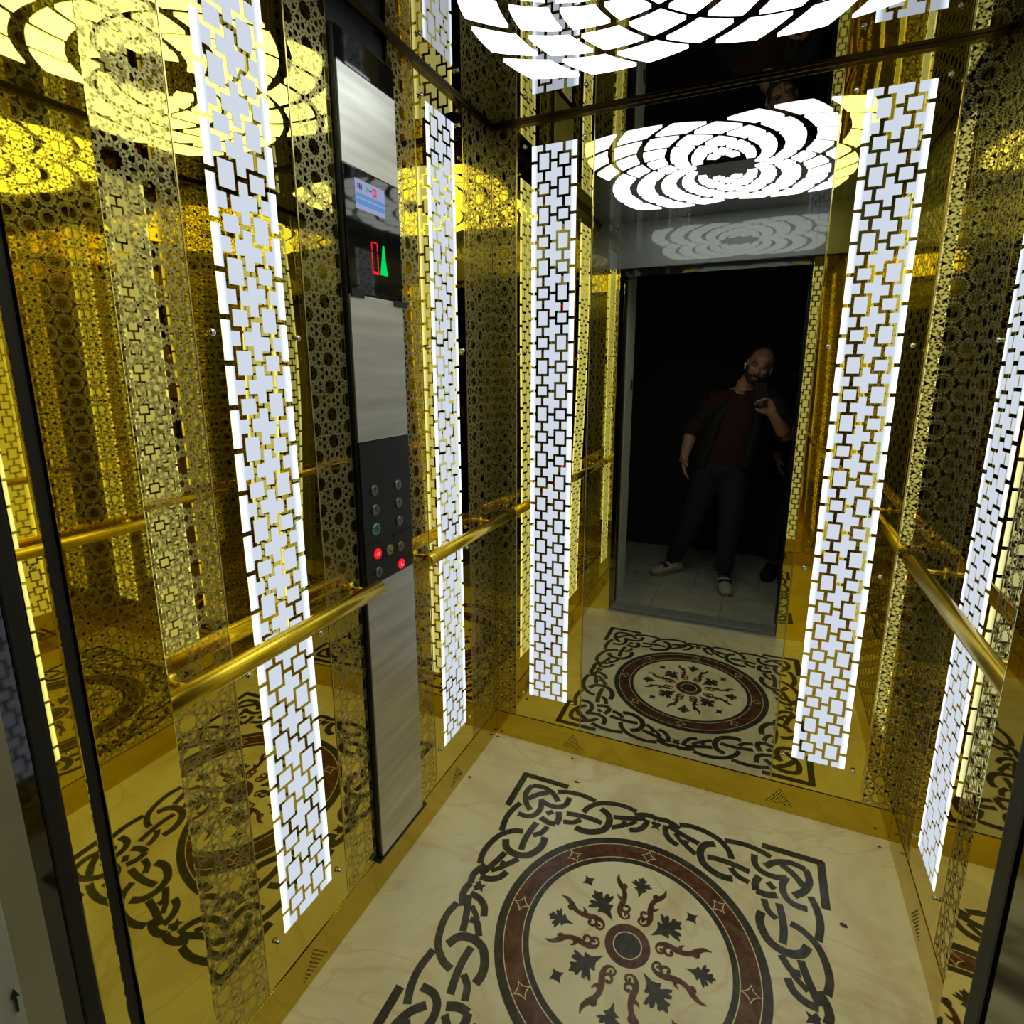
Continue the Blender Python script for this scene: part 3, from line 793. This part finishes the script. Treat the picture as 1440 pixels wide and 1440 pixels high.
def person(J, clothes, root, hand_pose, hair=True, head_rot=(0, 0, 0)):
    """J: joint dictionary in world metres; figure faces +y"""
    V3 = lambda k: Vector(J[k])
    hc = V3('head'); R = Matrix.Rotation(head_rot[2], 3, 'Z') @ Matrix.Rotation(head_rot[1], 3, 'Y') @ Matrix.Rotation(head_rot[0], 3, 'X')
    H3 = lambda x, y, z: tuple(hc + R @ Vector((x, y, z)))
    e = lambda x, y, z, a, b, c: ell(H3(x, y, z), (a, b, c), 12, R)
    body = [e(0, -.012, .028, .072, .088, .088), e(0, .010, -.030, .061, .072, .082), e(0, .030, -.078, .036, .042, .030), e(0, .030, .045, .055, .058, .042),
            e(.033, .062, -.016, .024, .018, .020), e(-.033, .062, -.016, .024, .018, .020), e(0, .074, .018, .052, .016, .012),
            tube([H3(0, .078, .010), H3(0, .092, -.012), H3(0, .104, -.030), H3(0, .090, -.042)], [.008, .011, .0145, .010], 10),
            e(.012, .090, -.036, .008, .010, .007), e(-.012, .090, -.036, .008, .010, .007), e(0, .084, -.064, .024, .010, .006), e(0, .082, -.073, .021, .010, .006),
            e(.077, -.008, -.010, .008, .020, .031), e(-.077, -.008, -.010, .008, .020, .031)]
    nk = V3('neck')
    body.append(tube([H3(0, -.02, -.05), nk+Vector((0, 0, .02)), nk-Vector((0, 0, .05))], [.052, .051, .056], 16))
    for s in 'LR':
        el, wr, hd = V3('el'+s), V3('wr'+s), V3('hand'+s)
        sh = V3('sh'+s)
        body.append(tube([sh, sh.lerp(el, .5), el, el.lerp(wr, .25), el.lerp(wr, .7), wr, wr.lerp(hd, .4)], [.048, .045, .040, .043, .033, (.028, .022), (.034, .018)], 14))
        d = (hd-wr).normalized(); side = Vector(hand_pose[s]['side']).normalized(); side = (side-d*side.dot(d)).normalized(); pn = Vector(hand_pose[s]['palm']).normalized()
        curl = hand_pose[s]['curl']
        palm = [wr.lerp(hd, .2), wr.lerp(hd, .6), hd]
        v, f = [], []
        for off in (-.026, -.009, .009, .026):
            body.append(tube([wr+side*off*.6, wr.lerp(hd, .5)+side*off*.9, hd+side*off], [.014, .0145, .0125], 8))
        for i, (off, ln) in enumerate(((-.029, .066), (-.010, .078), (.010, .073), (.028, .058))):
            p = hd+side*off; pts = [p]; ang = 0; dd = d.copy()
            for sg_, fr in ((0, .45), (1, .31), (2, .24)):
                ang += curl[sg_]; dd = (d*math.cos(ang)+pn*math.sin(ang)).normalized(); p = p+dd*ln*fr; pts.append(p)
            body.append(tube(pts+[pts[-1]+dd*.003], [.0100, .0092, .0082, .0068, .003], 8))
        p0 = wr.lerp(hd, .30)-side*.022; tdir = (d*.65-side*.75+pn*.35).normalized(); p1 = p0+tdir*.034; t2 = (d*.85-side*.25+pn*.5).normalized(); p2 = p1+t2*.026; p3 = p2+t2*.020
        body.append(tube([p0, p1, p2, p3], [.015, .0115, .0100, .006], 8))
    # torso and legs under the clothes keep the body one surface
    pe, ch = V3('pelvis'), V3('chest')
    body.append(tube([nk-Vector((0, 0, .02)), ch, ch.lerp(pe, .5), pe], [.07, (.15, .10), (.14, .09), (.13, .09)], 16))
    for s in 'LR':
        sh = V3('sh'+s); body.append(tube([nk-Vector((0, 0, .03)), sh], [.055, .052], 12))
        hp, kn, an = V3('hip'+s), V3('kn'+s), V3('an'+s)
        body.append(tube([pe.lerp(hp, .6), hp, kn, kn.lerp(an, .35), an], [.085, .078, .052, .050, .036], 14))
    remesh('body', body, SKIN, root, .0045, 5)
    # face details
    for sx in (-1, 1):
        v, f = e(sx*.031, .073, .002, .0135, .0085, .0085); eo = obj('eye', v, f, EYE, root, True)
        v, f = e(sx*.031, .0805, .001, .0055, .002, .0055); obj('iris', v, f, IRIS, eo, True)
        v, f = tube([H3(sx*.014, .090, .019), H3(sx*.032, .090, .024), H3(sx*.050, .078, .017)], [.003, .0045, .002], 8); obj('eyebrow', v, f, BEARD, root, True)
    v, f = e(0, .0915, -.068, .022, .005, .0045); obj('lips', v, f, LIP, root, True)
    # beard: jaw shell plus moustache
    remesh('beard', [e(0, .026, -.066, .056, .056, .044), tube([H3(-.058, .018, -.020), H3(-.050, .045, -.060), H3(-.025, .070, -.088), H3(0, .076, -.092), H3(.025, .070, -.088), H3(.050, .045, -.060), H3(.058, .018, -.020)], [.013, .017, .017, .018, .017, .017, .013], 10),
                     tube([H3(-.030, .080, -.066), H3(-.014, .094, -.053), H3(.014, .094, -.053), H3(.030, .080, -.066)], [.006, .007, .007, .006], 8)], BEARD, root, .003, 2)
    # cropped hair, receding at the temples
    v, f = ell((0, 0, 0), (.0775, .094, .093), 20)
    
    hv = [Vector(p) for p in v]
    ok = lambda p: (p.y < .046 - max(0, (p.z-.05))*.5 if abs(p.x) < .05 else p.y < .022) and p.z > (-.055 if p.y < -.02 else -.012)
    ff = [q for q in f if all(ok(hv[i]) for i in q)]
    hvv = [H3(p.x, p.y-.014, p.z+.027) for p in hv]
    ho = obj('hair', hvv, ff, BEARD, root, True)
    sm = ho.modifiers.new('solid', 'SOLIDIFY'); sm.thickness = .006; sm.offset = 0
    # ---- clothes
    cl_ = clothes
    tors = [tube([nk-Vector((0, 0, .03)), nk-Vector((0, 0, .075)), ch+Vector((0, 0, .05)), ch, ch.lerp(pe, .5), pe+Vector((0, 0, .03))], [.074, (.115, .085), (.172, .110), (.176, .122), (.168, .122), (.162, .115)], 20)]
    # orient: tube 'a' axis is front-back
    for s in 'LR':
        sh, el, wr = V3('sh'+s), V3('el'+s), V3('wr'+s)
        end = el.lerp(wr, cl_.get('sleeve'+s, .1))
        tors.append(tube([nk-Vector((0, 0, .055)), sh], [.068, .070], 14))
        tors.append(tube([sh, sh.lerp(el, .5), el, end], [.070, .062, .056, .050], 14))
    remesh(cl_['top'][0], tors, cl_['top'][1], root, .008, 6)
    if 'vest' in cl_:
        vv = []
        for sx in (-1, 1):
            vv.append(tube([nk+Vector((sx*.075, -.01, -.055)), ch+Vector((sx*.13, .03, 0)), ch.lerp(pe, .5)+Vector((sx*.135, .02, 0)), pe+Vector((sx*.14, .01, .02))], [(.045, .075), (.050, .110), (.048, .112), (.046, .108)], 14))
        vv.append(tube([nk+Vector((0, -.03, -.06)), ch+Vector((0, -.055, 0)), pe+Vector((0, -.055, .02))], [(.13, .075), (.175, .08), (.165, .08)], 14))
        for s in 'LR':
            sh, el = V3('sh'+s), V3('el'+s)
            vv.append(tube([sh+Vector((0, -.006, .004)), sh.lerp(el, .55)], [.078, .070], 14))
        remesh('jacket', vv, cl_['vest'], root, .008, 5)
    legs = [tube([pe+Vector((0, 0, .06)), pe, pe-Vector((0, 0, .06))], [(.158, .112), (.163, .118), (.135, .10)], 18)]
    for s in 'LR':
        hp, kn, an = V3('hip'+s), V3('kn'+s), V3('an'+s)
        legs.append(tube([pe.lerp(hp, .5), hp, hp.lerp(kn, .5), kn, kn.lerp(an, .4), an+Vector((0, 0, .02))], [.098, .100, .086, .072, .066, .058], 16))
    remesh('trousers', legs, cl_['legs'], root, .008, 6)
    for s in 'LR':
        an, to = V3('an'+s), V3('toe'+s)
        an0 = Vector((an.x, an.y, .0)); d = Vector((to.x-an.x, to.y-an.y, 0)); L_ = d.length; d.normalize(); sd = Vector((-d.y, d.x, 0))
        A = lambda f_, z: tuple(Vector((an.x, an.y, 0)) + d*f_ + Vector((0, 0, z)))
        sh_ = remesh('shoe', [tube([A(-.06, .045), A(-.03, .05), A(.03, .055), A(.09, .045), A(.15, .034), A(.19, .026)], [(.034, .030), (.042, .038), (.042, .042), (.034, .046), (.026, .046), (.014, .030)], 16),
                              tube([A(-.012, .05), A(-.014, .10)], [.044, .042], 14)], cl_['shoe'], root, .005, 3)
        N_ = 28; V, Fc = [], []
        out = []
        for k in range(N_):
            t = 2*math.pi*k/N_; x = .065+.130*math.cos(t); y = (.044+.006*math.cos(t))*math.sin(t)
            p = Vector((an.x, an.y, 0))+d*x+sd*y; out.append((p.x, p.y))
        v, f = slab(out, .0, .026, 'z'); obj('sole', v, f, cl_['sole'], sh_)
        if 'patch' in cl_:
            for f0 in (.02, .075):
                v, f = tube([A(f0, .105-f0*.45), A(f0+.030, .094-f0*.45)], [(.016, .044), (.012, .038)], 12); obj('shoe_patch', v, f, cl_['patch'], sh_, True)
mn = empty('person', (.60, -.72, 0), 0, 'man in maroon sweater and dark jeans photographing himself, seen in the back mirror', 'person')
off = Vector((-.60, .72, 0))
J = dict(head=(.845, -.72, 1.462), neck=(.765, -.765, 1.325), chest=(.735, -.775, 1.13), pelvis=(.665, -.765, .80),
         shL=(.575, -.765, 1.235), shR=(.955, -.775, 1.245), elL=(.455, -.785, 1.02), wrL=(.425, -.735, .865), handL=(.435, -.70, .79),
         elR=(1.035, -.66, 1.035), wrR=(.940, -.545, 1.185), handR=(.902, -.515, 1.245),
         hipL=(.585, -.76, .76), hipR=(.745, -.76, .76), knL=(.495, -.76, .43), knR=(.745, -.70, .42), anL=(.385, -.85, .09), anR=(.735, -.69, .09),
         toeL=(.245, -.71, 0), toeR=(.765, -.52, 0))
J = {k: tuple(Vector(p)+off) for k, p in J.items()}
hp_ = {'L': dict(side=(0, -1, 0), palm=(1, 0, 0), curl=(.2, .25, .2)), 'R': dict(side=(.75, .1, .6), palm=(-.55, .75, .0), curl=(.55, .9, .6))}
person(J, dict(top=('sweater', SWEATER), sleeveL=.06, sleeveR=.0, vest=JACKET, legs=JEANS, shoe=SHOE_W, sole=SOLE, patch=SHOE_B), mn, hp_, head_rot=(-.12, math.radians(20), -.05))
ps = tag(boxo('mobile_phone', M['phone'], None, -.036, .036, -.0045, .0045, -.075, .075, .003, loc=(.872, -.496, 1.292)),
         'black mobile phone held upright in the man\'s raised hand', 'phone')
ps.rotation_euler = (-.20, .0, .40)
eb = tag(obj('earbud', *merge([ell((0, 0, 0), (.007, .009, .008), 8), tube([(0, .003, -.004), (0, .008, -.034)], [.0034, .0028], 8)]), simple('white plastic', (.8, .8, .8), .3), smooth=True), 'white wireless earbud in the man\'s ear', 'earbud')
eb.location = (.763, -.705, 1.478)
# bystander in black clothes behind him
p2_ = empty('person', (1.24, -1.10, 0), 0, 'person in black clothes standing in the dark lobby behind the man', 'person')
J2 = dict(head=(.02, 0, 1.60), neck=(.02, -.02, 1.455), chest=(.01, -.03, 1.24), pelvis=(.0, -.02, .90), shL=(-.17, -.02, 1.37), shR=(.20, -.02, 1.37),
          elL=(-.22, -.03, 1.10), wrL=(-.23, .02, .87), handL=(-.22, .04, .79), elR=(.25, -.03, 1.10), wrR=(.25, .02, .87), handR=(.24, .04, .79),
          hipL=(-.085, -.02, .86), hipR=(.085, -.02, .86), knL=(-.14, .03, .48), knR=(.07, .05, .48), anL=(-.20, .02, .09), anR=(.03, .07, .09), toeL=(-.24, .19, 0), toeR=(.03, .25, 0))
hp2 = {'L': dict(side=(0, -1, 0), palm=(1, 0, 0), curl=(.3, .3, .2)), 'R': dict(side=(0, -1, 0), palm=(-1, 0, 0), curl=(.3, .3, .2))}
person(J2, dict(top=('jacket', JACKET), sleeveL=.95, sleeveR=.95, legs=JACKET, shoe=SHOE_B, sole=SHOE_B), p2_, hp2)
